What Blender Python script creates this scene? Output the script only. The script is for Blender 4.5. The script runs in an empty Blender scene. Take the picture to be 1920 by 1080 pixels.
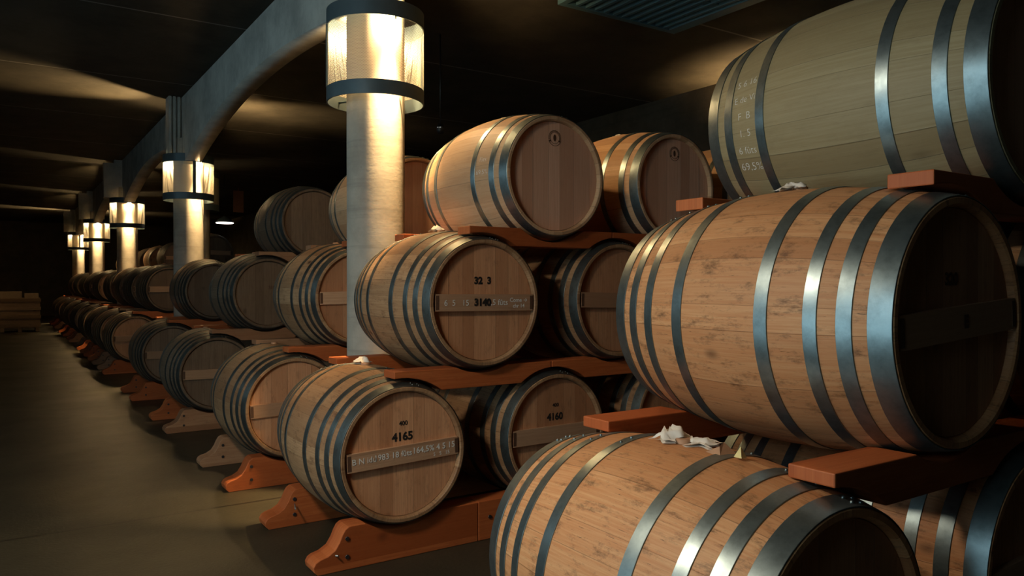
import bpy, math, random
from math import pi, sin, cos, sqrt, radians as R
from mathutils import Vector, Matrix
random.seed(7)
SC = bpy.context.scene
COL = SC.collection

# ------------------------------------------------------------------ camera, world, exposure
cd = bpy.data.cameras.new('camera'); cam = bpy.data.objects.new('camera', cd); COL.objects.link(cam)
cam.location = (0, 0, 1.5)
cam.rotation_euler = (R(90 - 0.43), 0, R(-33.62))
cd.sensor_width = 36; cd.lens = 36 * 1427 / 1920; cd.clip_start = .05; cd.clip_end = 200
SC.camera = cam
w = bpy.data.worlds.new('dim_cellar_air'); SC.world = w; w.use_nodes = True
w.node_tree.nodes['Background'].inputs[0].default_value = (.35, .45, .5, 1)
w.node_tree.nodes['Background'].inputs[1].default_value = 0.0
SC.view_settings.view_transform = 'Standard'; SC.view_settings.look = 'None'
SC.view_settings.exposure = 0.15; SC.view_settings.gamma = 1
SC.view_settings.use_curve_mapping = False
SC.cycles.use_denoising = True
SC.cycles.max_bounces = 6; SC.cycles.transparent_max_bounces = 12
SC.cycles.sample_clamp_indirect = 4
SC.cycles.use_light_tree = True
SC.cycles.caustics_reflective = False; SC.cycles.caustics_refractive = False

BULB = 6500.0          # lamp bulbs (filament glow)
SPOT = 1100.0          # reflector beams of the drum lamps, up and down along the column
PENDANT = 160.0       # white dish pendant over the aisle beside the camera
COOLWIN = 2.4         # bluish skylight through the glazed door and the farther windows

# ------------------------------------------------------------------ material helpers
def new_mat(name):
    m = bpy.data.materials.new(name); m.use_nodes = True
    nt = m.node_tree; b = nt.nodes['Principled BSDF']
    return m, nt, b
def node(nt, t, **kw):
    n = nt.nodes.new(t)
    for k, v in kw.items(): setattr(n, k, v)
    return n
def math_(nt, op, a, b=None, c=None, clamp=False):
    n = node(nt, 'ShaderNodeMath', operation=op, use_clamp=clamp)
    for i, x in enumerate((a, b, c)):
        if x is None: continue
        if isinstance(x, (int, float)): n.inputs[i].default_value = x
        else: nt.links.new(x, n.inputs[i])
    return n.outputs[0]
def mixc(nt, f, a, b, mode='MIX'):
    n = node(nt, 'ShaderNodeMix', data_type='RGBA', blend_type=mode)
    for i, x in ((0, f), (6, a), (7, b)):
        if isinstance(x, (int, float)): n.inputs[i].default_value = x
        elif isinstance(x, tuple): n.inputs[i].default_value = (*x, 1) if len(x) == 3 else x
        else: nt.links.new(x, n.inputs[i])
    return n.outputs[2]
def ramp(nt, f, lo, hi):
    n = node(nt, 'ShaderNodeMapRange', interpolation_type='SMOOTHSTEP')
    nt.links.new(f, n.inputs[0]); n.inputs[1].default_value = lo; n.inputs[2].default_value = hi
    return n.outputs[0]
def comb(nt, x, y, z):
    n = node(nt, 'ShaderNodeCombineXYZ')
    for i, v in enumerate((x, y, z)):
        if isinstance(v, (int, float)): n.inputs[i].default_value = v
        else: nt.links.new(v, n.inputs[i])
    return n.outputs[0]
def noise(nt, vec, scale, detail=4, rough=.6):
    n = node(nt, 'ShaderNodeTexNoise'); n.inputs['Scale'].default_value = scale
    n.inputs['Detail'].default_value = detail; n.inputs['Roughness'].default_value = rough
    if vec is not None: nt.links.new(vec, n.inputs['Vector'])
    return n.outputs['Fac']
def bump(nt, b, h, strength=.3, dist=.004):
    n = node(nt, 'ShaderNodeBump'); n.inputs['Strength'].default_value = strength
    n.inputs['Distance'].default_value = dist
    nt.links.new(h, n.inputs['Height']); nt.links.new(n.outputs[0], b.inputs['Normal'])

def wood_mat(name, ca, cb, stain=.5, rough=.55, board=1.0, grain_along='v', stains_c=(.05, .022, .01), seam=.012):
    """Boards: uv.x counts boards, uv.y runs in metres along the grain."""
    m, nt, b = new_mat(name)
    uv = node(nt, 'ShaderNodeUVMap').outputs[0]
    sp = node(nt, 'ShaderNodeSeparateXYZ'); nt.links.new(uv, sp.inputs[0])
    u, v = sp.outputs[0], sp.outputs[1]
    oi = node(nt, 'ShaderNodeObjectInfo').outputs['Random']
    o37 = math_(nt, 'MULTIPLY', oi, 37.7)
    # uneven boards: warp u a little, constant along the board
    wn = noise(nt, comb(nt, u, o37, 0), .9, 0)
    uw = math_(nt, 'ADD', u, math_(nt, 'MULTIPLY', wn, 1.1))
    idn = math_(nt, 'FLOOR', uw); fr = math_(nt, 'FRACT', uw)
    wnn = node(nt, 'ShaderNodeTexWhiteNoise', noise_dimensions='2D')
    nt.links.new(comb(nt, idn, o37, 0), wnn.inputs['Vector'])
    tint = wnn.outputs['Value']
    g1 = noise(nt, comb(nt, math_(nt, 'MULTIPLY', u, 6.0), math_(nt, 'MULTIPLY', v, 1.6), math_(nt, 'ADD', math_(nt, 'MULTIPLY', tint, 9), o37)), 2.2, 7, .65)
    g2 = noise(nt, comb(nt, math_(nt, 'MULTIPLY', u, 22.0), math_(nt, 'MULTIPLY', v, 3.0), o37), 2.0, 4, .6)
    base = mixc(nt, ramp(nt, g1, .3, .72), ca, cb)
    base = mixc(nt, math_(nt, 'MULTIPLY', tint, .75), base, tuple(x * k for x, k in zip(ca, (.66, .58, .52))))
    base = mixc(nt, math_(nt, 'MULTIPLY', ramp(nt, g2, .55, .8), .28), base, tuple(x * .45 for x in ca))
    # stains and knots
    st = noise(nt, comb(nt, math_(nt, 'MULTIPLY', u, .9), math_(nt, 'MULTIPLY', v, 3.2), math_(nt, 'ADD', o37, 3)), 3.0, 6, .75)
    base = mixc(nt, math_(nt, 'MULTIPLY', ramp(nt, st, .50, .72), stain * .8), base, stains_c)
    vo = node(nt, 'ShaderNodeTexVoronoi'); vo.inputs['Scale'].default_value = 1.0
    nt.links.new(comb(nt, math_(nt, 'MULTIPLY', u, .62), math_(nt, 'MULTIPLY', v, 3.4), o37), vo.inputs['Vector'])
    kn = math_(nt, 'SUBTRACT', 1.0, ramp(nt, vo.outputs['Distance'], .03, .17))
    sel = math_(nt, 'GREATER_THAN', node_sep(nt, vo.outputs['Color']), .5)
    base = mixc(nt, math_(nt, 'MULTIPLY', math_(nt, 'MULTIPLY', kn, sel), .95 * min(1, stain * 1.8)), base, tuple(x * .5 for x in stains_c))
    # thin dark scratches along the grain
    sc = noise(nt, comb(nt, math_(nt, 'MULTIPLY', u, 9.0), math_(nt, 'MULTIPLY', v, 5.0), math_(nt, 'ADD', o37, 7)), 2.2, 5, .8)
    base = mixc(nt, math_(nt, 'MULTIPLY', ramp(nt, sc, .60, .70), min(1, stain * 1.1)), base, tuple(x * .8 for x in stains_c))
    # seams
    ed = math_(nt, 'MINIMUM', fr, math_(nt, 'SUBTRACT', 1.0, fr))
    se = math_(nt, 'SUBTRACT', 1.0, ramp(nt, ed, seam * .3, seam * 1.7))
    base = mixc(nt, math_(nt, 'MULTIPLY', se, .42), base, tuple(x * .22 for x in ca))
    hue = node(nt, 'ShaderNodeHueSaturation')
    nt.links.new(base, hue.inputs['Color'])
    nt.links.new(math_(nt, 'ADD', .86, math_(nt, 'MULTIPLY', oi, .28)), hue.inputs['Value'])
    nt.links.new(hue.outputs[0], b.inputs['Base Color'])
    b.inputs['Roughness'].default_value = rough
    b.inputs['Specular IOR Level'].default_value = .35
    h = math_(nt, 'SUBTRACT', math_(nt, 'MULTIPLY', g2, .35), se)
    bump(nt, b, h, .35, .003)
    return m
def node_sep(nt, c):
    s = node(nt, 'ShaderNodeSeparateColor'); nt.links.new(c, s.inputs[0]); return s.outputs[0]

def metal_mat(name, c, rough=.34, rust=.0, metallic=.9):
    m, nt, b = new_mat(name)
    tc = node(nt, 'ShaderNodeTexCoord').outputs['Object']
    n1 = noise(nt, tc, 14, 6, .7); n2 = noise(nt, tc, 60, 3, .6)
    base = mixc(nt, ramp(nt, n1, .35, .75), c, tuple(x * .66 for x in c))
    if rust: base = mixc(nt, math_(nt, 'MULTIPLY', ramp(nt, n1, .52, .7), rust), base, (.16, .07, .035))
    nt.links.new(base, b.inputs['Base Color'])
    b.inputs['Metallic'].default_value = metallic
    nt.links.new(math_(nt, 'ADD', rough, math_(nt, 'MULTIPLY', n2, .12)), b.inputs['Roughness'])
    return m
def plain_mat(name, c, rough=.6, metallic=0, var=.25, scale=9, bmp=.15):
    m, nt, b = new_mat(name)
    tc = node(nt, 'ShaderNodeTexCoord').outputs['Object']
    n1 = noise(nt, tc, scale, 5, .6)
    nt.links.new(mixc(nt, n1, tuple(min(1, x * (1 + var)) for x in c), tuple(x * (1 - var) for x in c)), b.inputs['Base Color'])
    b.inputs['Roughness'].default_value = rough; b.inputs['Metallic'].default_value = metallic
    if bmp: bump(nt, b, n1, bmp, .004)
    return m
def emit_mat(name, c, s):
    m, nt, b = new_mat(name)
    b.inputs['Base Color'].default_value = (*c, 1)
    b.inputs['Emission Color'].default_value = (*c, 1); b.inputs['Emission Strength'].default_value = s
    return m

M = {}
M['new_oak'] = wood_mat('new_oak', (.60, .36, .19), (.70, .47, .28), stain=.12)
M['tan_oak'] = wood_mat('tan_oak', (.58, .25, .10), (.70, .38, .18), stain=.85)
M['olive_oak'] = wood_mat('olive_oak', (.33, .255, .13), (.42, .34, .19), stain=.15)  # new oak with its cool, dim lighting mixed into the colour
M['aged_oak'] = wood_mat('aged_oak', (.36, .20, .10), (.52, .32, .17), stain=.80, stains_c=(.08, .028, .012))
M['grey_oak'] = wood_mat('grey_oak', (.17, .11, .070), (.27, .185, .12), stain=.35)  # greyer oak, darkened: the dimness of distant ranks is put into its colour
M['head_new'] = wood_mat('head_new', (.74, .42, .27), (.84, .53, .36), stain=.05)
M['head_aged'] = wood_mat('head_aged', (.56, .27, .135), (.70, .38, .20), stain=.35)
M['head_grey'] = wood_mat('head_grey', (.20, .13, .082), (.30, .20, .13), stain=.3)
M['bar_oak'] = wood_mat('bar_oak', (.52, .30, .17), (.62, .38, .23), stain=.1, seam=.0001)
M['timber'] = wood_mat('timber', (.52, .125, .032), (.64, .185, .055), stain=.25, seam=.0001, stains_c=(.10, .03, .012))
M['timber_pale'] = wood_mat('timber_pale', (.42, .20, .10), (.52, .28, .15), stain=.25, seam=.0001)
M['hoop_new'] = metal_mat('hoop_new', (.26, .315, .32), .30)
M['hoop_aged'] = metal_mat('hoop_aged', (.17, .185, .175), .38, rust=.45)
M['hoop_grey'] = metal_mat('hoop_grey', (.14, .15, .14), .45, rust=.25)  # hoop steel darkened too, to carry the far ranks' dimness
M['rivet'] = metal_mat('rivet', (.6, .62, .62), .25)
M['paint_dark'] = plain_mat('lamp_grey_steel', (.10, .14, .155), .45, .3, .12, 20, .05)
M['ink'] = plain_mat('black_ink', (.012, .010, .009), .7, 0, .3, 60, 0)
M['burn'] = plain_mat('branded_brown', (.10, .045, .022), .8, 0, .4, 60, 0)
M['chalk'] = plain_mat('white_chalk', (.88, .84, .76), .9, 0, .25, 90, 0)
M['cloth'] = plain_mat('white_cloth', (.78, .72, .64), .9, 0, .1, 30, .3)
M['bung'] = plain_mat('bung_wood', (.42, .22, .12), .6, 0, .2, 30, .1)
M['cream'] = plain_mat('wedge_wood', (.75, .60, .25), .6, 0, .15, 30, .1)
M['bolt'] = metal_mat('bolt', (.10, .09, .09), .5, rust=.3)
M['rod'] = metal_mat('rod', (.55, .55, .52), .35)
M['bulb'] = emit_mat('lit_bulb', (1.0, .65, .30), BULB)
M['bulb_up'] = emit_mat('lit_bulb_of_the_uplight', (1.0, .70, .36), BULB * .3)
M['pend'] = emit_mat('lit_pendant_glass', (1.0, .93, .85), 6)
M['pend_bright'] = emit_mat('lit_pendant_diffuser', (1.0, .86, .66), PENDANT)
M['black'] = plain_mat('black_plastic', (.008, .008, .008), .4, 0, .1, 9, 0)
M['led'] = emit_mat('small_white_light', (1, 1, 1), .5)
M['orange'] = plain_mat('orange_board', (.40, .13, .04), .6)
M['pane_cool'] = emit_mat('skylit_window', (.50, .78, .92), COOLWIN)
M['frame'] = plain_mat('window_frame', (.08, .09, .09), .5)
M['grate'] = plain_mat('teal_grate', (.10, .20, .23), .5, .2, .15, 10, 0)
M['crate'] = wood_mat('crate', (.34, .22, .12), (.45, .30, .18), stain=.3)
M['sheet'] = plain_mat('cardboard', (.42, .30, .18), .8)

M['pane_near'] = emit_mat('skylit_window_near', (.60, .84, .95), COOLWIN * 1.7)

def perforated():
    m, nt, b = new_mat('perforated_steel')
    uv = node(nt, 'ShaderNodeUVMap').outputs[0]
    sp = node(nt, 'ShaderNodeSeparateXYZ'); nt.links.new(uv, sp.inputs[0])
    P = .0105
    def dots(off):
        x = math_(nt, 'SUBTRACT', math_(nt, 'FRACT', math_(nt, 'ADD', math_(nt, 'DIVIDE', sp.outputs[0], P), off)), .5)
        y = math_(nt, 'SUBTRACT', math_(nt, 'FRACT', math_(nt, 'ADD', math_(nt, 'DIVIDE', sp.outputs[1], P * 1.73), off)), .5)
        x = math_(nt, 'MULTIPLY', x, 1.0); y = math_(nt, 'MULTIPLY', y, 1.73)
        return math_(nt, 'LESS_THAN', math_(nt, 'ADD', math_(nt, 'MULTIPLY', x, x), math_(nt, 'MULTIPLY', y, y)), .092)
    hole = math_(nt, 'MAXIMUM', dots(0), dots(.5))
    tr = node(nt, 'ShaderNodeBsdfTransparent'); mx = node(nt, 'ShaderNodeMixShader')
    b.inputs['Base Color'].default_value = (.62, .56, .44, 1); b.inputs['Roughness'].default_value = .45
    b.inputs['Metallic'].default_value = .25
    nt.links.new(hole, mx.inputs[0]); nt.links.new(b.outputs[0], mx.inputs[1]); nt.links.new(tr.outputs[0], mx.inputs[2])
    nt.links.new(mx.outputs[0], nt.nodes['Material Output'].inputs[0])
    return m
M['perf'] = perforated()

def concrete(name, c, horiz=True, joints=None, rough=.85, jc=None, scale=2.2, spec=.3, jw=.02, bs=.25):
    m, nt, b = new_mat(name)
    tc = node(nt, 'ShaderNodeTexCoord').outputs['Object']
    sp = node(nt, 'ShaderNodeSeparateXYZ'); nt.links.new(tc, sp.inputs[0])
    n1 = noise(nt, tc, scale, 7, .65)
    n2 = noise(nt, comb(nt, math_(nt, 'MULTIPLY', sp.outputs[0], .6), math_(nt, 'MULTIPLY', sp.outputs[1], .6), math_(nt, 'MULTIPLY', sp.outputs[2], 9)), 2.0, 4, .6)
    n3 = noise(nt, tc, 45, 3, .6)
    base = mixc(nt, ramp(nt, n1, .3, .72), tuple(x * 1.15 for x in c), tuple(x * .70 for x in c))
    if horiz: base = mixc(nt, math_(nt, 'MULTIPLY', ramp(nt, n2, .5, .75), .45), base, tuple(x * .55 for x in c))
    base = mixc(nt, math_(nt, 'MULTIPLY', ramp(nt, n3, .62, .75), .3), base, tuple(x * .5 for x in c))
    h = n1
    if joints:
        ax, per, off, = joints
        t = math_(nt, 'FRACT', math_(nt, 'DIVIDE', math_(nt, 'SUBTRACT', sp.outputs[ax], off - per / 2), per))
        d = math_(nt, 'ABSOLUTE', math_(nt, 'SUBTRACT', t, .5))
        j = math_(nt, 'SUBTRACT', 1.0, ramp(nt, d, jw * .3 / per, jw / per))
        base = mixc(nt, math_(nt, 'MULTIPLY', j, .8), base, jc or tuple(x * .3 for x in c))
    nt.links.new(base, b.inputs['Base Color'])
    nt.links.new(math_(nt, 'ADD', rough - .1, math_(nt, 'MULTIPLY', n1, .22)), b.inputs['Roughness'])
    b.inputs['Specular IOR Level'].default_value = spec
    bump(nt, b, math_(nt, 'ADD', n3, n2), bs, .006)
    return m
M['col'] = concrete('column_concrete', (.46, .42, .35), scale=1.6, bs=.07)
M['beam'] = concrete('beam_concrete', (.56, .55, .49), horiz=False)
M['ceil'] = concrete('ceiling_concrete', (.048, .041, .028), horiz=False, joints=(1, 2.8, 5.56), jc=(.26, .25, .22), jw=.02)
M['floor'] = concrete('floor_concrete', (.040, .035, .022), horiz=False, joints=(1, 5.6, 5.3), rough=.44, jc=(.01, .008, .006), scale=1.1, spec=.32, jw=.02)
M['wall'] = concrete('wall_concrete', (.10, .085, .06), horiz=True)

# ------------------------------------------------------------------ mesh helpers
class MB:
    def __init__(s): s.v = []; s.f = []; s.uv = []; s.sm = []
    def face(s, idx, uv=None, smooth=False):
        s.f.append(tuple(idx)); s.uv.append(uv or [(0, 0)] * len(idx)); s.sm.append(smooth)
    def box(s, x0, x1, y0, y1, z0, z1, grain=0):
        n = len(s.v)
        P = [(x, y, z) for z in (z0, z1) for y in (y0, y1) for x in (x0, x1)]
        s.v += P
        for q, na in (((0, 2, 3, 1), 2), ((4, 5, 7, 6), 2), ((0, 1, 5, 4), 1), ((2, 6, 7, 3), 1), ((0, 4, 6, 2), 0), ((1, 3, 7, 5), 0)):
            uv = []
            for i in q:
                p = P[i]; g = p[grain]; o = sum(p[k] for k in range(3) if k != grain and k != na) if na != grain else p[(grain + 1) % 3] + p[(grain + 2) % 3]
                uv.append((o / .14, g if na != grain else p[(grain + 1) % 3]))
            s.face([n + i for i in q], uv)
    def extr(s, poly, y0, y1, grain='x', smooth=False):
        """polygon in x-z (counter-clockwise seen from -y), extruded in y"""
        n = len(s.v); k = len(poly)
        s.v += [(x, y0, z) for x, z in poly] + [(x, y1, z) for x, z in poly]
        # quads strips keep the caps clean: caps as ngons
        s.face([n + i for i in range(k)], [(z / .14, x) for x, z in poly])
        s.face([n + k + i for i in reversed(range(k))], [(z / .14, x) for x, z in reversed(poly)])
        for i in range(k):
            j = (i + 1) % k
            s.face([n + j, n + i, n + k + i, n + k + j], [(y0 / .14, poly[j][0]), (y0 / .14, poly[i][0]), (y1 / .14, poly[i][0]), (y1 / .14, poly[j][0])], smooth)
    def revolve(s, prof, seg=64, axis='y', nst=28, a0=0, a1=2 * pi, smooth=True, metric=False, sharp=False):
        """prof: list of (t along axis, radius); outside normals when t increases along +axis"""
        if sharp:
            for q in range(len(prof) - 1): s.revolve(prof[q:q + 2], seg, axis, nst, a0, a1, smooth, metric)
            return
        full = abs(a1 - a0 - 2 * pi) < 1e-6
        na = seg if full else seg + 1
        n = len(s.v)
        for t, r in prof:
            for i in range(na):
                a = a0 + (a1 - a0) * i / seg
                if axis == 'y': s.v.append((r * sin(a), t, r * cos(a)))
                else: s.v.append((r * cos(a), r * sin(a), t))
        L = 0
        for p in range(len(prof) - 1):
            (t0, r0), (t1, r1) = prof[p], prof[p + 1]; dl = math.hypot(t1 - t0, r1 - r0)
            for i in range(seg):
                j = (i + 1) % na if full else i + 1
                A, B_, C, D = n + p * na + i, n + p * na + j, n + (p + 1) * na + j, n + (p + 1) * na + i
                if metric: u0, u1 = (a0 + (a1 - a0) * i / seg) * .35, (a0 + (a1 - a0) * (i + 1) / seg) * .35
                else: u0, u1 = i / seg * nst, (i + 1) / seg * nst
                s.face([A, D, C, B_] if axis == 'y' else [A, B_, C, D],
                       [(u0, L), (u0, L + dl), (u1, L + dl), (u1, L)] if axis == 'y' else [(u0, L), (u1, L), (u1, L + dl), (u0, L + dl)], smooth)
            L += dl
    def disc(s, t, r, axis='y', seg=48, flip=False, z0=0):
        n = len(s.v); P = []
        for i in range(seg):
            a = 2 * pi * i / seg
            P.append((r * sin(a), t, r * cos(a)) if axis == 'y' else (r * cos(a), r * sin(a), t))
        s.v += P
        idx = list(range(n, n + seg))
        if axis == 'y': uv = [(p[0] / .1 + 20, p[2]) for p in P]
        else: uv = [(p[0] / .1 + 20, p[1]) for p in P]
        if flip: idx.reverse(); uv.reverse()
        s.face(idx, uv)
    def ball(s, c, r, n=6, m=8, sq=(1, 1, 1)):
        b = len(s.v)
        for i in range(n + 1):
            th = pi * i / n
            for j in range(m):
                ph = 2 * pi * j / m
                s.v.append((c[0] + r * sq[0] * sin(th) * cos(ph), c[1] + r * sq[1] * sin(th) * sin(ph), c[2] + r * sq[2] * cos(th)))
        for i in range(n):
            for j in range(m):
                k = (j + 1) % m
                s.face([b + i * m + j, b + (i + 1) * m + j, b + (i + 1) * m + k, b + i * m + k], None, True)
    def tube(s, p, q, r, seg=8):
        p, q = Vector(p), Vector(q); d = (q - p).normalized()
        a = d.orthogonal().normalized(); c = d.cross(a); n = len(s.v)
        for o in (p, q):
            for i in range(seg):
                t = 2 * pi * i / seg; s.v.append(tuple(o + a * r * cos(t) + c * r * sin(t)))
        for i in range(seg):
            j = (i + 1) % seg; s.face([n + i, n + j, n + seg + j, n + seg + i], None, True)
        s.face([n + i for i in reversed(range(seg))]); s.face([n + seg + i for i in range(seg)])
    def mesh(s, name, mat, bevel=0):
        me = bpy.data.meshes.new(name); me.from_pydata(s.v, [], s.f)
        ul = me.uv_layers.new(name='UVMap'); k = 0
        flat = [c for f in s.uv for p in f for c in p]
        ul.data.foreach_set('uv', flat)
        me.polygons.foreach_set('use_smooth', s.sm)
        me.materials.append(mat); me.update(); return me
def obj(name, me, parent=None, loc=(0, 0, 0), rot=(0, 0, 0)):
    o = bpy.data.objects.new(name, me); COL.objects.link(o); o.location = loc; o.rotation_euler = rot
    if parent is not None: o.parent = parent
    return o
def build(mb, name, mat, parent=None, loc=(0, 0, 0), rot=(0, 0, 0), bevel=0):
    o = obj(name, mb.mesh(name, mat), parent, loc, rot)
    if bevel:
        b = o.modifiers.new('bevel', 'BEVEL'); b.width = bevel; b.segments = 2; b.limit_method = 'ANGLE'
    return o
def tag(o, label=None, cat=None, group=None, kind=None):
    if label: o['label'] = label
    if cat: o['category'] = cat
    if group: o['group'] = group
    if kind: o['kind'] = kind
    return o
def empty(name, loc):
    o = bpy.data.objects.new(name, None); COL.objects.link(o); o.location = loc; o.empty_display_size = .1; return o
def copy_tree(o, parent=None, keep=None):
    c = o.copy(); COL.objects.link(c)
    if parent is not None: c.parent = parent
    for ch in list(o.children): copy_tree(ch, c)
    return c

# ------------------------------------------------------------------ the setting
def struct(mb, name, mat): return tag(build(mb, name, mat), kind='structure')
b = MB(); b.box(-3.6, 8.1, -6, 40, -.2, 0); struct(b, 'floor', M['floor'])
CZ = 4.2
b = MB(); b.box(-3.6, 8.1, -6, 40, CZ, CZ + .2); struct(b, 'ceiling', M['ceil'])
b = MB(); b.box(8.06, 8.3, -6, 40, 0, CZ); struct(b, 'wall_right', M['wall'])
b = MB(); b.box(-3.6, 8.1, 40, 40.2, 0, CZ); struct(b, 'wall_back', M['wall'])
b = MB(); b.box(-3.6, 8.1, -6.2, -6, 0, CZ); struct(b, 'wall_front', M['wall'])
# left wall, with daylit windows and a glazed door
WINS = [(-.1, 2.0, 2.1, 3.8, 'pane_near'), (3.2, 4.6, 2.1, 3.8, 'pane_cool'), (7.6, 9.4, 2.1, 3.8, 'pane_cool')]
DOOR = (.2, 4.6, 0.0, 1.75)
b = MB()
b.box(-3.8, -3.6, -6, DOOR[0], 0, 2.1); b.box(-3.8, -3.6, DOOR[1], 40, 0, 2.1); b.box(-3.8, -3.6, DOOR[0], DOOR[1], DOOR[3], 2.1); b.box(-3.8, -3.6, -6, 40, 3.8, CZ)
ys = [-6] + [y for wn in WINS for y in wn[:2]] + [40]
for i in range(0, len(ys), 2): b.box(-3.8, -3.6, ys[i], ys[i + 1], 2.1, 3.8)
struct(b, 'wall_left', M['wall'])
def opening(name, y0, y1, z0, z1, pane):
    b = MB()
    b.box(-3.72, -3.60, y0, y0 + .06, z0, z1); b.box(-3.72, -3.60, y1 - .06, y1, z0, z1)
    b.box(-3.72, -3.60, y0, y1, z0, z0 + .06); b.box(-3.72, -3.60, y0, y1, z1 - .06, z1)
    b.box(-3.70, -3.64, (y0 + y1) / 2 - .02, (y0 + y1) / 2 + .02, z0, z1)
    wo = struct(b, name, M['frame'])
    b = MB(); b.box(-3.735, -3.725, y0, y1, z0, z1); build(b, 'pane', M[pane], wo)
for i, wn in enumerate(WINS): opening('window_%d' % (i + 1), *wn)
opening('door_1', *DOOR, 'pane_cool')

# ------------------------------------------------------------------ columns, arch beams, lamps
CX = 2.26
CY = [5.2, 12.05, 18.9, 25.75, 32.6]
def column(x, y, label, group='round columns along the aisle', h=3.60):
    b = MB(); b.revolve([(0, .209), (h, .209)], 48, 'z', metric=True); b.disc(h, .209, 'z')
    return tag(build(b, 'concrete_column', M['col'], loc=(x, y, 0)), label, 'column', group)
column(CX, CY[0], 'round pale concrete column behind the barrel stencilled 3140')
column(CX, CY[1], 'round concrete column under the second lamp from the camera')
column(CX, CY[2], 'round concrete column under the third lamp from the camera')
column(CX, CY[3], 'round concrete column under the fourth lamp from the camera')
column(CX, CY[4], 'round concrete column under the farthest lamp')
column(2.68, 13.6, 'slim dark column close behind the second lit column', 'round columns along the aisle')
bays = [CY[0] - .1] + CY[1:] + [38.6]
bl = ['long pale concrete arch beam between the nearest and second lamps',
      'concrete arch beam between the second and third lamps', 'concrete arch beam between the third and fourth lamps',
      'concrete arch beam between the fourth and farthest lamps', 'concrete arch beam beyond the farthest lamp']
for i in range(len(bays) - 1):
    y0, y1 = bays[i], bays[i + 1]; mid = (y0 + y1) / 2; hw = (y1 - y0) / 2
    b = MB(); N = 40; n0 = 0
    for k in range(N + 1):
        y = y0 + .002 + (y1 - y0 - .004) * k / N
        z = 3.71 - .031 * (y - mid + .70) ** 2
        for x in (2.15, 2.375): b.v += [(x, y, z), (x, y, CZ - .002)]
    for k in range(N):
        a = k * 4; c = a + 4
        b.face([a, a + 1, c + 1, c], smooth=False)
        b.face([a + 2, c + 2, c + 3, a + 3])
        b.face([a, c, c + 2, a + 2], smooth=True)
        b.face([a + 1, a + 3, c + 3, c + 1])
    b.face([0, 2, 3, 1]); e = N * 4; b.face([e, e + 1, e + 3, e + 2])
    tag(build(b, 'arch_beam', M['beam']), bl[i], 'beam', 'arch beams over the columns')
# piers beside the beams
pl = ['grey fluted pier above the second lamp', 'dark square pier above the third lamp', 'dark square pier above the fourth lamp', 'dark square pier above the farthest lamp']
for i, y in enumerate(CY[1:]):
    b = MB()
    if i == 0:
        for k in range(3): b.box(1.97 + k * .06, 2.005 + k * .06, y - .13, y + .13, 3.36, CZ - .002)
        b.box(1.98, 2.149, y - .09, y + .09, 3.36, CZ - .002)
    else: b.box(1.79, 2.149, y - .1, y + .1, 3.36, 4.12); b.box(2.0, 2.149, y - .08, y + .08, 4.12, CZ - .002)
    tag(build(b, 'pier', M['beam']), pl[i], 'pier', 'piers above the lamps')

def make_lamp(lit=True):
    root = empty('drum_lamp', (0, 0, 0))
    r = .348; H = .66
    def ring(z0, z1, ri, ro):
        b = MB(); b.revolve([(z0, ri), (z0, ro), (z1, ro), (z1, ri), (z0, ri)], 64, 'z', smooth=True, metric=True, sharp=True); return b
    o = build(ring(0, .10, r - .006, r + .004), 'lower_band', M['paint_dark'], root)
    b = ring(H - .115, H, r - .006, r + .004)
    build(b, 'upper_band', M['paint_dark'], root)
    b = MB(); b.revolve([(.095, r), (H - .11, r)], 96, 'z', metric=True); build(b, 'perforated_screen', M['perf'], root)
    for k in range(2):
        a = R(168 + 180 * k); b = MB()
        b.box(r - .004, r + .008, -.022, .022, .10, H - .115)
        build(b, 'upright', M['paint_dark'], root, rot=(0, 0, a))
    for k in range(4):
        b = MB(); a = R(-151 + 90 * k); b.tube((.212 * cos(a), .212 * sin(a), .05), (r * cos(a), r * sin(a), .05), .008)
        build(b, 'bracket', M['paint_dark'], root)
    if lit:
        for s in (-1, 1):
            for up in ((0, 1) if s < 0 else (1,)):
                ld = bpy.data.lights.new('reflector_beam', 'SPOT'); ld.energy = SPOT * (.32 if up else 1); ld.color = (1.0, .66, .30)
                ld.spot_size = R(64 if up else 54); ld.spot_blend = 1.0; ld.shadow_soft_size = .02
                lo = bpy.data.objects.new('reflector_beam', ld); COL.objects.link(lo); lo.parent = root
                lo.location = (.01, .290 * s, H + .002 if up else H - .145); lo.rotation_euler = (R(180 - 55 * s) if up else 0, 0, 0)
            b = MB(); b.ball((0, 0, 0), .026, 8, 12, (1, 1, 1.3)); build(b, 'bulb', M['bulb' if s < 0 else 'bulb_up'], root, loc=(.01, .278 * s, H - .10))
            b = MB(); b.tube((0, 0, 0), (0, 0, .05), .009); build(b, 'bulb_holder', M['paint_dark'], root, loc=(.01, .320 * s, H - .125))
    return root
lamp = make_lamp()
LL = [(CX, CY[0], 2.80, 'drum lamp with perforated screen on the nearest column'), (CX, CY[1], 2.70, 'lit drum lamp on the second column from the camera'),
      (CX, CY[2], 2.70, 'lit drum lamp on the third column from the camera'), (CX, CY[3], 2.70, 'lit drum lamp on the fourth column from the camera'),
      (CX, CY[4], 2.70, 'lit drum lamp on the farthest column')]
for i, (x, y, z, l) in enumerate(LL):
    o = lamp if i == 0 else copy_tree(lamp)
    o.location = (x, y, z); tag(o, l, 'lamp', 'drum lamps around the columns')
    if i in (1, 4): o.rotation_euler.z = R(104)
    elif i: o.rotation_euler.z = 0
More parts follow.
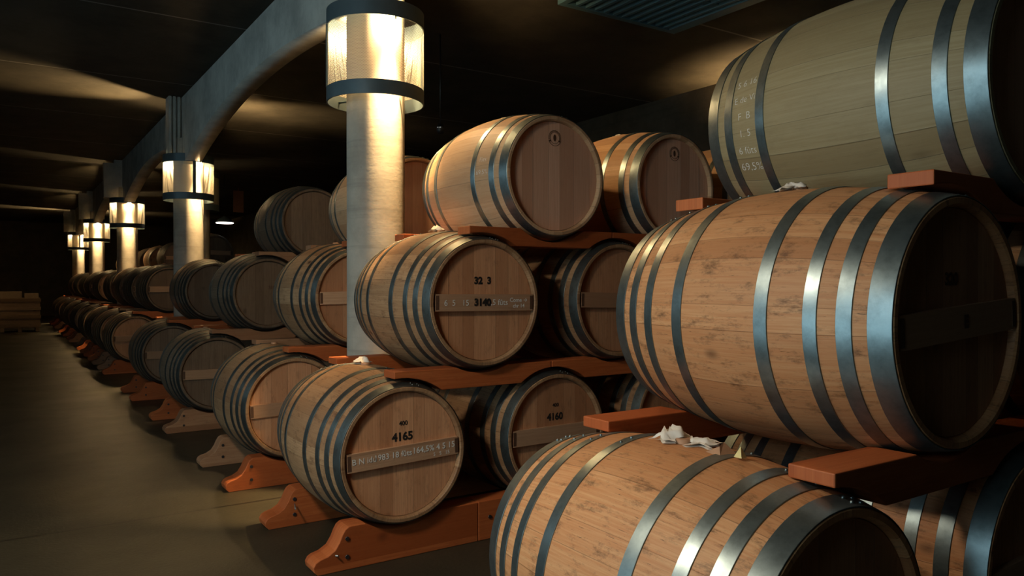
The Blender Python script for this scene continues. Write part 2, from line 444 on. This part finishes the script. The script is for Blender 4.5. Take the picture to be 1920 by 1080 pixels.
# bulbs keep facing along the aisle whatever the drum's turn
for o in bpy.data.objects:
    if o.parent and o.name.startswith(('bulb', 'reflector')) and o.parent.rotation_euler.z:
        a = -o.parent.rotation_euler.z + R(22); x, y, z = o.location
        o.location = (x * cos(a) - y * sin(a), x * sin(a) + y * cos(a), z)
dl = make_lamp(False); dl.location = (2.68, 13.6, 2.70); dl.rotation_euler.z = R(20)
tag(dl, 'unlit drum lamp half hidden behind the second lamp', 'lamp', 'drum lamps around the columns')

# ------------------------------------------------------------------ barrels
L, RB, RH = 1.09, .436, .365
HL = L / 2
def rad(s): return RH + (RB - RH) * (1 - ((s - HL) / HL) ** 2)
H8 = [(0.002, .064), (.103, .146), (.199, .240), (.352, .397)]
H6 = [(0.002, .065), (.108, .152), (.281, .323)]
def body_mesh(name, mat, seg=96):
    b = MB(); pr = []
    T = .030; D = .040
    # from inside front face of chime, out over the rim, along the bulge and back in
    pr += [(-HL + D, RH - T - .002), (-HL + .006, RH - T + .004), (-HL, RH - T + .010), (-HL, RH - .004), (-HL + .004, RH)]
    n = 26
    for i in range(1, n): s = L * i / n; pr.append((s - HL, rad(s)))
    pr += [(HL - .004, RH), (HL, RH - .004), (HL, RH - T + .010), (HL - .006, RH - T + .004), (HL - D, RH - T - .002)]
    b.revolve(pr[:5], seg, 'y', 28, sharp=True); b.revolve(pr[4:-4], seg, 'y', 24); b.revolve(pr[-5:], seg, 'y', 28, sharp=True)
    return b.mesh(name, mat)
def hoop_mesh(name, mat, s0, s1, seg=72):
    b = MB(); t = .0035
    r0, r1 = rad(s0), rad(s1); e = .0004
    b.revolve([(s0 - HL, r0 + e), (s0 - HL, r0 + t - .0008), (s0 - HL + .001, r0 + t), ((s0 + s1) / 2 - HL, (rad((s0 + s1) / 2)) + t), (s1 - HL - .001, r1 + t), (s1 - HL, r1 + t - .0008), (s1 - HL, r1 + e)], seg, 'y', sharp=True)
    # overlap joint with two rivets near the top
    for a in (R(8), R(14)):
        for q in ((.3, .7) if s1 - s0 > .05 else (.5,)):
            s = s0 + (s1 - s0) * q; r = rad(s) + t
            b.ball((r * sin(a), s - HL, r * cos(a)), .006, 4, 6)
    return b.mesh(name, mat)
def head_mesh(name, mat):
    b = MB(); b.disc(-.008, RH - .032, 'y'); b.disc(.008, RH - .032, 'y', flip=True)
    b.revolve([(-.008, RH - .032), (.008, RH - .032)], 48, 'y')
    return b.mesh(name, mat)
def bar_mesh(name, mat):
    b = MB(); w = 2 * sqrt((RH - .034) ** 2 - .05 ** 2); x = w / 2
    b.box(-x, x, -.022, 0, -.048, .048, 0)
    me = b.mesh(name, mat); return me
def bar_pegs(name):
    b = MB()
    x = sqrt((RH - .034) ** 2 - .05 ** 2)
    for s in (1,):
        for z in (-.0, ): b.box(x - .020, x, -.0232, -.0219, -.040, .040)
    return b.mesh(name, M['burn'])
def bung_mesh(name):
    b = MB(); b.revolve([(RB - .01, .028), (RB + .012, .026), (RB + .014, .020)], 16, 'z'); b.disc(RB + .014, .020, 'z', 16)
    return b.mesh(name, M['bung'])
BUNG = bung_mesh('bung'); PEG = bar_pegs('bar_end')
BARM = bar_mesh('cross_bar', M['bar_oak'])
def make_barrel(kind):
    wood, head, metal, hoops, bar = {
        'new': ('new_oak', 'head_new', 'hoop_new', H6, False),
        'olive': ('olive_oak', 'head_new', 'hoop_new', H6, False),
        'tan': ('tan_oak', 'head_aged', 'hoop_new', H8, True),
        'aged': ('aged_oak', 'head_aged', 'hoop_aged', H8, True),
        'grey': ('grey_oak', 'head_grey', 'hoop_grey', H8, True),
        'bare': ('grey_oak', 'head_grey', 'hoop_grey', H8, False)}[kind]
    root = empty('oak_barrel', (0, 0, 0))
    up = (0, 0, RB)
    obj('staves', body_mesh('staves', M[wood]), root, up)
    hm = head_mesh('head', M[head])
    h = obj('head', hm, root, (0, -HL + .034, RB)); obj('head', hm, root, (0, HL - .034, RB), (0, 0, pi))
    for s0, s1 in hoops:
        me = hoop_mesh('hoop', M[metal], s0, s1)
        obj('hoop', me, root, up)
        obj('hoop', me, root, up, (0, 0, pi))
    obj('bung', BUNG, root, up)
    if bar:
        c = obj('cross_bar', BARM, root, (0, -HL + .0255, RB)); obj('bar_end', PEG, c); obj('bar_end', PEG, c, (0, 0, 0), (0, pi, 0))
    return root
PROTO = {k: make_barrel(k) for k in ('new', 'olive', 'tan', 'aged', 'grey', 'bare')}
USED = set()
Z1, Z2, Z3 = .571, 1.383, 2.152
X1, X2, X3 = 1.79, 2.304, 2.812
PX = 1.03
ALLB = {}
def barrel(kind, row, tier, k, x, y, z, label, group, barroll=0.0):
    src = PROTO[kind]
    if kind in USED: o = copy_tree(src)
    else: o = src; USED.add(kind)
    o.location = (x, y + HL, z - RB)
    tag(o, label, 'barrel', group)
    for c in o.children:
        if c.name.startswith('cross_bar'): c.rotation_euler = (0, barroll, 0)
    ALLB[(row, tier, k)] = o
    return o
ROWY = [1.108, 3.73, 5.59, 8.10, 10.58, 13.9, 15.7, 17.5, 19.25, 21.85, 24.3, 26.2, 28.7, 31.1]
ORD = ['nearest', 'second', 'third', 'fourth', 'fifth', 'sixth', 'seventh', 'eighth', 'ninth', 'tenth', 'eleventh', 'twelfth', 'thirteenth', 'farthest']
CNT = {0: (3, 3, 2), 1: (4, 3, 3), 2: (3, 3, 2), 3: (3, 2, 1), 4: (2, 2, 0), 5: (2, 2, 0), 6: (2, 2, 0)}
TNAME = ['on floor cradles', 'on middle tier', 'on top tier']
KNAME = ['aisle end', 'second from aisle', 'third from aisle', 'fourth from aisle']
SPECIAL = {
 (0, 0, 0): ('tan', 'stained tan oak barrel at the bottom foreground, crumpled white cloth by its bung'),
 (0, 1, 0): ('tan', 'largest tan oak barrel at right, dark knots and eight steel hoops'),
 (0, 2, 0): ('olive', 'pale oak barrel in the top right corner with chalk writing on its staves'),
 (0, 0, 1): ('tan', 'oak barrel in shadow at the bottom right corner, only a steel hoop catching light'),
 (1, 0, 0): ('aged', 'aged oak barrel stencilled 4165 resting on the front floor cradles'),
 (1, 1, 0): ('aged', 'aged oak barrel stencilled 3140 on its cross bar, middle tier'),
 (1, 2, 0): ('new', 'new pale oak barrel with round brand mark, top tier right of the lit column'),
 (1, 0, 1): ('aged', 'aged oak barrel stencilled 4160 on the floor cradles behind the foreground barrel'),
 (1, 1, 1): ('aged', 'oak barrel with bluish hoops half hidden behind the largest tan barrel'),
 (1, 2, 1): ('new', 'new pinkish oak barrel with round brand mark, second on the top tier'),
 (2, 2, 0): ('new', 'orange lit oak barrel on the top tier directly behind the lit column'),
 (2, 1, 0): ('aged', 'old oak barrel on the middle tier, half hidden behind the lit column'),
 (2, 0, 0): ('aged', 'weathered oak barrel with orange cross bar, left of the barrel stencilled 4165'),
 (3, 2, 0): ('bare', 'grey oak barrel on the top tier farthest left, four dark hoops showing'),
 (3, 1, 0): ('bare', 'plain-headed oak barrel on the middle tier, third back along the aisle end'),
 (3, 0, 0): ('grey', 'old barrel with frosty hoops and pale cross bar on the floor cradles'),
 (4, 1, 0): ('bare', 'smooth round-topped barrel on the middle tier below the second lamp column'),
}
for r, Y in enumerate(ROWY):
    cnt = CNT.get(r, (3, 3, 2) if r < 12 else (2, 2, 1))
    for t in range(3):
        for k in range(cnt[t]):
            x = (X1, X2, X3)[t] + PX * k
            if t == 2 and r > 3:
                x += PX
                if k > 0: continue
            if r == 0 and (t, k) == (0, 0): x = 1.735
            z = (Z1, Z2, Z3)[t]
            sp = SPECIAL.get((r, t, k))
            j = random.uniform(-1, 1)
            if sp: kind, lab = sp
            else:
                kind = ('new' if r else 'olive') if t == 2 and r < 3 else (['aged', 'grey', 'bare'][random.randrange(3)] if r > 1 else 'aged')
                kn = KNAME[k + (1 if t == 2 and r > 3 else 0)]
                lk = {'olive': 'pale oak barrel', 'new': 'pale oak barrel', 'aged': 'aged brown oak barrel', 'grey': 'dark oak barrel', 'bare': 'plain oak barrel'}[kind]
                lab = f'{lk} {TNAME[t]}, {kn}, {ORD[r]} rank away'
            barrel(kind, r, t, k, x, Y + (0 if r < 2 else j * .012), z, lab, 'oak barrels stacked ' + ('in the near ranks' if r < 3 else 'in the far ranks'), R(j * 2))
for (r, t, k), a in {(1, 0, 0): 2.2, (1, 1, 0): -.6, (0, 1, 0): 3.5, (2, 0, 0): 1.5}.items():
    for c in ALLB[(r, t, k)].children:
        if c.name.startswith('cross_bar'): c.rotation_euler = (0, -R(a), 0)

# ------------------------------------------------------------------ writing
def text_mesh(name, txt, size, thin, mat, fn, align='CENTER', bold=0):
    cu = bpy.data.curves.new(name, 'FONT'); cu.body = txt; cu.size = size; cu.align_x = align; cu.align_y = 'CENTER'
    cu.offset = thin; cu.resolution_u = 3
    to = bpy.data.objects.new(name + '_tmp', cu); COL.objects.link(to)
    bpy.context.view_layer.update()
    dg = bpy.context.evaluated_depsgraph_get()
    me = bpy.data.meshes.new_from_object(to.evaluated_get(dg)); bpy.data.objects.remove(to)
    for v in me.vertices: v.co = fn(v.co.x, v.co.y)
    me.materials.clear(); me.materials.append(mat); me.name = name
    return me
def head_text(barrel_o, name, lines, mat, on='head'):
    """lines: (text, size, x, z, roll, thin)"""
    par = next(c for c in barrel_o.children if c.name.startswith(on) and abs(c.rotation_euler.z) < 1)
    d = -.0092 if on == 'head' else -.0240
    for txt, size, x0, z0, a, thin in lines:
        f = lambda x, y: Vector((x0 + x * cos(a) - y * sin(a), d, z0 + x * sin(a) + y * cos(a)))
        obj(name, text_mesh(name, txt, size, thin, mat, f), par)
def stave_text(barrel_o, name, txt, size, s0, ang, thin=-.0012, mat=None, slant=0):
    """runs from rear to front along the aisle-facing side; ang from the top, towards -x"""
    par = next(c for c in barrel_o.children if c.name.startswith('staves'))
    def f(x, y):
        s = s0 - x; th = ang - y / RB; r = rad(s) + .0012
        return Vector((-r * sin(th), s - HL, r * cos(th)))
    me = text_mesh(name, txt, size, thin, mat or M['chalk'], f, 'CENTER')
    # subdivide long strokes is unnecessary: letters are small against the curve
    obj(name, me, par)
A_ = ALLB[(1, 0, 0)]; B_ = ALLB[(1, 1, 0)]; C_ = ALLB[(1, 2, 0)]; D_ = ALLB[(1, 2, 1)]; E_ = ALLB[(1, 0, 1)]
head_text(A_, 'stencil_number', [('4165', .062, -.005, .092, .03, .0025), ('400', .034, 0, .165, .02, .001)], M['ink'])
head_text(A_, 'chalk_writing', [('B N idu', .044, -.235, .004, 0, .0002), ('1983 18 fûts', .044, -.070, .006, 0, .0004), ('164,5% 4 5 15', .046, .175, .010, 0, .0006), ('5   5   15', .028, .22, -.028, 0, .0003)], M['chalk'], 'cross_bar')
head_text(B_, 'stencil_number', [('32  3', .056, -.01, .125, 0, .003)], M['ink'])
head_text(B_, 'stencil_number', [('3140', .056, -.025, .000, 0, .003)], M['ink'], 'cross_bar')
head_text(B_, 'chalk_writing', [('6  5   15', .048, -.195, -.002, 0, .0), (',5 fûts', .048, .090, .0, 0, .0002), ('Come →', .034, .225, .014, 0, .0006), ('chr 14', .032, .225, -.020, 0, .0006)], M['chalk'], 'cross_bar')
head_text(E_, 'stencil_number', [('4160', .060, -.005, .100, 0, .0025), ('400', .032, 0, .172, 0, .0008)], M['ink'])
head_text(ALLB[(0, 1, 0)], 'stencil_number', [('320', .05, -.02, .125, 0, .002)], M['burn'])
head_text(ALLB[(0, 1, 0)], 'stencil_number', [('E', .05, .02, .0, 0, .003)], M['burn'], 'cross_bar')
head_text(ALLB[(2, 0, 0)], 'stencil_number', [('4164', .05, .02, .11, 0, .001)], M['burn'])
head_text(ALLB[(3, 1, 0)], 'stencil_number', [('318', .05, .04, .06, 0, .001)], M['burn'])
I_ = ALLB[(0, 2, 0)]
for i, (t, sz) in enumerate([('5 6 16', .048), ('E de Vi', .046), ('F  B', .050), ('1. 5', .050), ('6 fûts', .050), ('69,5%', .056)]):
    stave_text(I_, 'chalk_writing', t, sz * .86, .868, R(72 + i * 9.3), -.0008)
stave_text(C_, 'chalk_writing', 'fûts', .045, .215, R(77), -.0010)
stave_text(C_, 'chalk_writing', '69,5%', .045, .215, R(88), -.0010)
def brand(barrel_o):
    par = next(c for c in barrel_o.children if c.name.startswith('head') and abs(c.rotation_euler.z) < 1)
    b = MB(); cx, cz = .0, .235; y = -.0092
    def rg(r0, r1, a0=0, a1=2 * pi, n=40):
        k = len(b.v)
        for i in range(n + 1):
            a = a0 + (a1 - a0) * i / n
            b.v += [(cx + r0 * sin(a), y, cz + r0 * cos(a)), (cx + r1 * sin(a), y, cz + r1 * cos(a))]
        for i in range(n): b.face([k + 2 * i, k + 2 * i + 2, k + 2 * i + 3, k + 2 * i + 1])
    rg(.034, .0365)
    rg(.047, .050, R(110), R(250))
    for i in range(26):
        a = R(-105 + i * 8.4); rg(.039, .048, a, a + R(4.2), 2)
    for s in (-1, 1): rg(.033, .046, R(s * 118) - .12, R(s * 118) + .12, 4)
    k = len(b.v); pts = [(sin(2 * pi * i / 20) * .011 * (1 if i else 1), cos(2 * pi * i / 20) * .021) for i in range(20)]
    b.v += [(cx + x, y, cz + z) for x, z in pts]; b.face(list(range(k, k + 20)))
    build(b, 'brand_mark', M['burn'], par)
brand(C_); brand(D_)

# ------------------------------------------------------------------ cradles
def arc(cx, cz, r, zcut, up, n=14, xlim=None):
    """points of the circle on the cut line zcut; up=True for the underside of a barrel above (scoop from the top)"""
    d = sqrt(max(0, r * r - (cz - zcut) ** 2)); pts = []
    a = math.asin(d / r)
    for i in range(n + 1):
        t = -a + 2 * a * i / n
        pts.append((cx + r * sin(t), cz - r * cos(t) if up else cz + r * cos(t)))
    return pts
RA = .4065
def floor_poly(first, x0, x1, cx):
    top = .225; p = []
    if first:
        p += [(x0 + .02, 0), ]
        low = [(x0, .02), (x0 - .004, .045), (x0 + .008, .066), (x0 + .03, .078), (x0 + .07, .088), (x0 + .11, .112), (x0 + .135, .15), (x0 + .15, .185), (x0 + .165, .21), (x0 + .185, .223), (x0 + .2, top)]
    else: p += [(x0, 0)]; low = [(x0, top)]
    upper = low + arc(cx, Z1, RA, top, True) + [(x1, top)]
    return p[:1] + [(x1, 0)] + list(reversed(upper))
def tier_poly(x0, x1, zt, zb, lowc, upc, zlow, zup):
    # bottom from left to right with scoops over lower barrels, top back with scoops under upper barrels
    def line(cs, cz, z, up):
        pts = []; 
        segs = []
        for c in cs:
            for q in arc(c, cz, RA, z, up): segs.append(q)
        segs = [q for q in segs if x0 < q[0] < x1]
        def zat(x):
            for c in cs:
                if abs(x - c) < RA:
                    v = cz - sqrt(RA ** 2 - (x - c) ** 2) if up else cz + sqrt(RA ** 2 - (x - c) ** 2)
                    if (up and v < z) or (not up and v > z): return v
            return z
        return [(x0, zat(x0))] + segs + [(x1, zat(x1))]
    bot = line(lowc, zlow, zb, False); top = line(upc, zup, zt, True)
    return bot + list(reversed(top))
def rail(name, poly, y0, y1, mat, label, group, bolts=(), rods=()):
    x0 = min(p[0] for p in poly)
    b = MB(); b.extr([(x - x0, z) for x, z in poly], -(y1 - y0) / 2, (y1 - y0) / 2)
    z0 = 0
    o = build(b, name, mat, loc=(x0, (y0 + y1) / 2, 0), bevel=.004)
    tag(o, label, 'cradle beam', group)
    for bx, bz in bolts:
        c = MB(); c.tube((bx - x0, -(y1 - y0) / 2 - .006, bz), (bx - x0, -(y1 - y0) / 2 + .01, bz), .011, 10); build(c, 'bolt', M['bolt'], o)
    for bx, bz, ln in rods:
        c = MB(); c.tube((bx - x0, (y1 - y0) / 2 - .16, bz), (bx - x0 - .02, -(y1 - y0) / 2 - ln, bz - .01), .0045, 8); build(c, 'tie_rod', M['rod'], o)
    return o
for r, Y in enumerate(ROWY):
    cnt = CNT.get(r, (3, 3, 2) if r < 12 else (2, 2, 1))
    for e, (s0, s1) in enumerate(((.04, .18), (.91, 1.05))):
        y0, y1 = Y + s0, Y + s1; ed = 'front' if e == 0 else 'rear'
        if r < 2 or (r + e) % 3: mt = M['timber']; cl = 'reddish'
        else: mt = M['timber_pale']; cl = 'pale brown'
        # floor
        x1s = [1.30] + [2.27 + PX * i for i in range(cnt[0])]
        for i in range(cnt[0]):
            cx = X1 + PX * i
            if r == 0 and i == 0: cx = 1.735
            p = floor_poly(i == 0, x1s[i] + (.004 if i else 0), x1s[i + 1], cx)
            bl_ = [(1.475, .165), (1.475, .07)] if i == 0 else [(x1s[i] + .0 + .08, .13)]
            rd = [(1.47, .14, .10)] if (i == 0 and r == 1 and e == 1) else ([(1.42, .09, -.05)] if (i == 0 and r == 1) else [])
            rail('floor_cradle', p, y0, y1, mt,
                 f'{cl} floor cradle beam, {("curved aisle nose" if i == 0 else KNAME[i])}, {ed} edge of {ORD[r]} rank' , 'floor cradle beams', bl_, rd)
        n2 = cnt[1]
        for i in range(n2):
            x0 = 1.745 if i == 0 else 2.80 + PX * (i - 1) + .003; x1 = 2.797 + PX * i
            lowc = [X1 + PX * q for q in range(cnt[0] + 1)]
            if r == 0: lowc[0] = 1.735
            upc = [X2 + PX * q for q in range(n2 + 1)]
            p = tier_poly(x0, x1, 1.015, .895, lowc, upc, Z1, Z2)
            rail('tier_cradle', p, y0, y1, mt, f'{cl} lower tier cradle beam, {KNAME[i]}, {ed} edge of {ORD[r]} rank', 'cradle beams between tiers')
        n3 = cnt[2]
        for i in range(n3):
            sh = 1 if r > 3 else 0
            if sh and i: continue
            x0 = (2.215 if i == 0 else 3.296 + PX * (i - 1)) + PX * sh; x1 = 3.290 + PX * (i + sh)
            lowc = [X2 + PX * q for q in range(n2 + 1)]; upc = [X3 + PX * (q + sh) for q in range(n3 + 1)]
            p = tier_poly(x0, x1, 1.825, 1.715, lowc, upc, Z2, Z3)
            rail('tier_cradle', p, y0, y1, mt, f'{cl} upper tier cradle beam, {KNAME[i + sh]}, {ed} edge of {ORD[r]} rank', 'cradle beams between tiers')

# ------------------------------------------------------------------ cloths and wedges by the bungs
def cloth(x, y, z, w, d, h, label, seed, rz=0):
    rnd = random.Random(seed); b = MB(); nx, ny = 12, 7
    H = [[0] * ny for _ in range(nx)]
    for lay in (0, 1):
        for i in range(nx):
            for j in range(ny):
                u, v = i / (nx - 1) - .5, j / (ny - 1) - .5
                if lay == 0: H[i][j] = (rnd.random() * .9 + .1) * (1 - (2 * abs(u)) ** 2 * .6) * (1 - (2 * abs(v)) ** 3 * .7)
                fx = u * w * (1 + .25 * sin(9 * v + seed)); fy = v * d * (1 - .55 * (1 - min(1, abs(abs(u) * 2 - .55) * 2.2)))
                zz = H[i][j] * h * (1 if lay == 0 else .0)
                # follow the barrel's curve sideways
                drop = RB - sqrt(RB ** 2 - min(fx * fx, .1))
                b.v.append((fx, fy, zz - drop + (0 if lay else .002)))
    for i in range(nx - 1):
        for j in range(ny - 1):
            a = i * ny + j; b.face([a, a + ny, a + ny + 1, a + 1], smooth=True)
            k = nx * ny + a; b.face([k, k + 1, k + ny + 1, k + ny], smooth=True)
    o = build(b, 'bung_cloth', M['cloth'], loc=(x, y, z + .004), rot=(0, 0, rz))
    return tag(o, label, 'cloth', 'cloths lying by the barrel bungs')
cloth(1.735, 1.70, Z1 + RB, .10, .10, .045, 'crumpled white cloth beside the bung of the bottom foreground barrel', 3)
cloth(1.76, 1.60, Z1 + RB - .002, .09, .10, .02, 'flat cream cloth scrap in front of the white cloth on the foreground barrel', 5, .4)
cloth(X2, 1.655 + .03, Z2 + RB, .07, .15, .03, 'twisted white cloth on top of the largest tan barrel', 8, -.3)
cloth(X1, 3.73 + .60, Z1 + RB, .08, .13, .045, 'bright white cloth on top of the barrel stencilled 4165', 11, .5)
cloth(X2, 3.73 + .60, Z2 + RB, .09, .12, .045, 'beige cloth on top of the barrel stencilled 3140', 13)
cloth(X3, 3.73 + .60, Z3 + RB, .08, .13, .022, 'flat cloth on top of the new barrel right of the lit column', 17)
cloth(X3 + PX, 3.73 + .60, Z3 + RB, .07, .09, .022, 'small cloth on top of the second new barrel on the top tier', 19)
b = MB(); b.v += [(-.018, -.025, 0), (.018, -.025, 0), (.018, .02, 0), (-.018, .02, 0), (0, -.005, .05), (.006, .0, .05)]
b.face([0, 3, 2, 1]); b.face([0, 1, 5, 4]); b.face([1, 2, 5]); b.face([2, 3, 4, 5]); b.face([3, 0, 4])
for q in range(len(b.v)): b.v[q] = tuple(c * .62 for c in b.v[q])
tag(build(b, 'wooden_wedge', M['cream'], loc=(1.735, 1.44, Z1 + RB - .004)), 'small pale yellow wooden wedge standing on the foreground barrel', 'wedge')
b = MB(); b.v += [(-.03, -.03, 0), (.03, -.04, 0), (.03, .03, 0), (-.03, .03, 0), (-.01, -.01, .022), (.02, 0, .03)]
b.face([0, 3, 2, 1]); b.face([0, 1, 5, 4]); b.face([1, 2, 5]); b.face([2, 3, 4, 5]); b.face([3, 0, 4])
tag(build(b, 'wooden_wedge', M['bung'], loc=(1.735, 1.515, Z1 + RB - .006)), 'dark wooden wedge lying between the cloth and the yellow wedge', 'wedge')

# ------------------------------------------------------------------ overhead things
gr = empty('ceiling_grate', (5.0, 4.6, 4.08)); tag(gr, 'teal slatted metal grate hung under the ceiling at top centre', 'grate')
b = MB()
b.box(.62, .75, -1.05, 1.03, -.02, .04); b.box(-.75, -.69, -1.05, 1.03, -.02, .04); b.box(-.69, .62, .97, 1.03, -.02, .04); b.box(-.69, .62, -1.05, -.99, -.02, .04); b.box(-.69, .62, .25, .33, 0, .04)
build(b, 'grate_frame', M['grate'], gr)
for i in range(11):
    x = -.58 + i * .112; b = MB(); b.box(x, x + .035, -.99, .97, -.012, .03); build(b, 'slat', M['grate'], gr)
for x in (-.6, .6):
    for y in (-.9, .9):
        b = MB(); b.tube((x, y, .03), (x, y, .12), .01); build(b, 'hanger', M['grate'], gr)
# ceiling sensor
s = empty('ceiling_sensor', (3.95, 7.35, 3.12)); tag(s, 'small black ceiling sensor with tiny lights above the top barrels', 'sensor')
b = MB(); b.revolve([(0, .001), (0, .035), (.05, .045), (.1, .03), (.1, .001)], 16, 'z'); build(b, 'sensor_body', M['black'], s)
b = MB(); b.tube((0, 0, .1), (0, 0, CZ - 3.12), .008); build(b, 'stem', M['black'], s)
for k in (-1, 0, 1):
    b = MB(); b.ball((-.036 + .012 * k, -.036 - .012 * k, .06), .004, 4, 6); build(b, 'light', M['led'], s)
# pendant
p = empty('pendant_lamp', (4.6, 20.0, 2.985)); tag(p, 'lit white pendant lamp hanging right of the second lamp column', 'lamp')
b = MB(); b.revolve([(0, .001), (0, .205), (.02, .21)], 32, 'z'); build(b, 'glass', M['pend'], p)
b = MB(); b.revolve([(.02, .215), (.10, .16), (.16, .06), (.18, .03), (.18, .001)], 32, 'z'); build(b, 'lamp_shade', M['paint_dark'], p)
b = MB(); b.tube((0, 0, .18), (0, 0, CZ - 2.985), .008); build(b, 'cord', M['black'], p)
p2 = copy_tree(p); p2.location = (-.75, 2.45, 3.05); tag(p2, 'bright white dish pendant hanging over the aisle beside the camera', 'lamp')
for c in p2.children:
    if c.name.startswith('glass'):
        c.data = c.data.copy(); c.data.materials[0] = M['pend_bright']
    if c.name.startswith('cord'): c.scale.z = (CZ - 3.05 - .18) / (CZ - 2.985 - .18); c.location.z = .18 * (1 - c.scale.z)
b = MB(); b.box(-.14, .14, -.02, .02, 0, .62); b.box(-.01, .01, -.01, .01, .62, CZ - 3.5)
tag(build(b, 'orange_sign', M['orange'], loc=(5.55, 22.5, 3.5)), 'narrow orange sign hanging in the dark beyond the pendant lamp', 'sign')  # added plain orange panel for an unidentified far shape
# wall uplight on the right wall
u = empty('wall_lamp', (7.9, 6.2, 2.9)); tag(u, 'wall uplight on the right wall behind the chalk marked barrel', 'lamp')
b = MB(); b.revolve([(0, .06), (.02, .12), (.3, .14)], 24, 'z', a0=pi / 2, a1=3 * pi / 2); build(b, 'lamp_shade', M['paint_dark'], u, loc=(.155, 0, 0))
b = MB(); b.ball((.08, 0, .2), .04, 8, 12); build(b, 'bulb', M['bulb'], u)

# ------------------------------------------------------------------ far end of the aisle
cr = empty('pallet_crate', (.35, 27.8, 0)); tag(cr, 'stack-high wooden crate standing at the far end of the aisle', 'crate')
b = MB(); b.box(-.52, .52, -.4, .4, .12, 1.02, 0); build(b, 'crate_body', M['crate'], cr)
for x in (-.45, 0, .45):
    b = MB(); b.box(x - .05, x + .05, -.4, .4, 0, .12, 1); build(b, 'skid', M['crate'], cr)
for z in (.2, .45, .7, .95):
    b = MB(); b.box(-.54, .54, -.42, -.40, z - .05, z + .05, 0); build(b, 'slat', M['crate'], cr)
b = MB(); b.box(-.50, .05, -.36, .2, 1.02, 1.22); tag(build(b, 'cardboard_box', M['sheet'], loc=(.35, 27.8, 0)), 'low cardboard box on the left of the far crate', 'box')
b = MB(); b.box(.12, .48, -.36, .2, 1.02, 1.16); tag(build(b, 'cardboard_box', M['sheet'], loc=(.35, 27.8, 0)), 'smaller cardboard box on the right of the far crate', 'box')
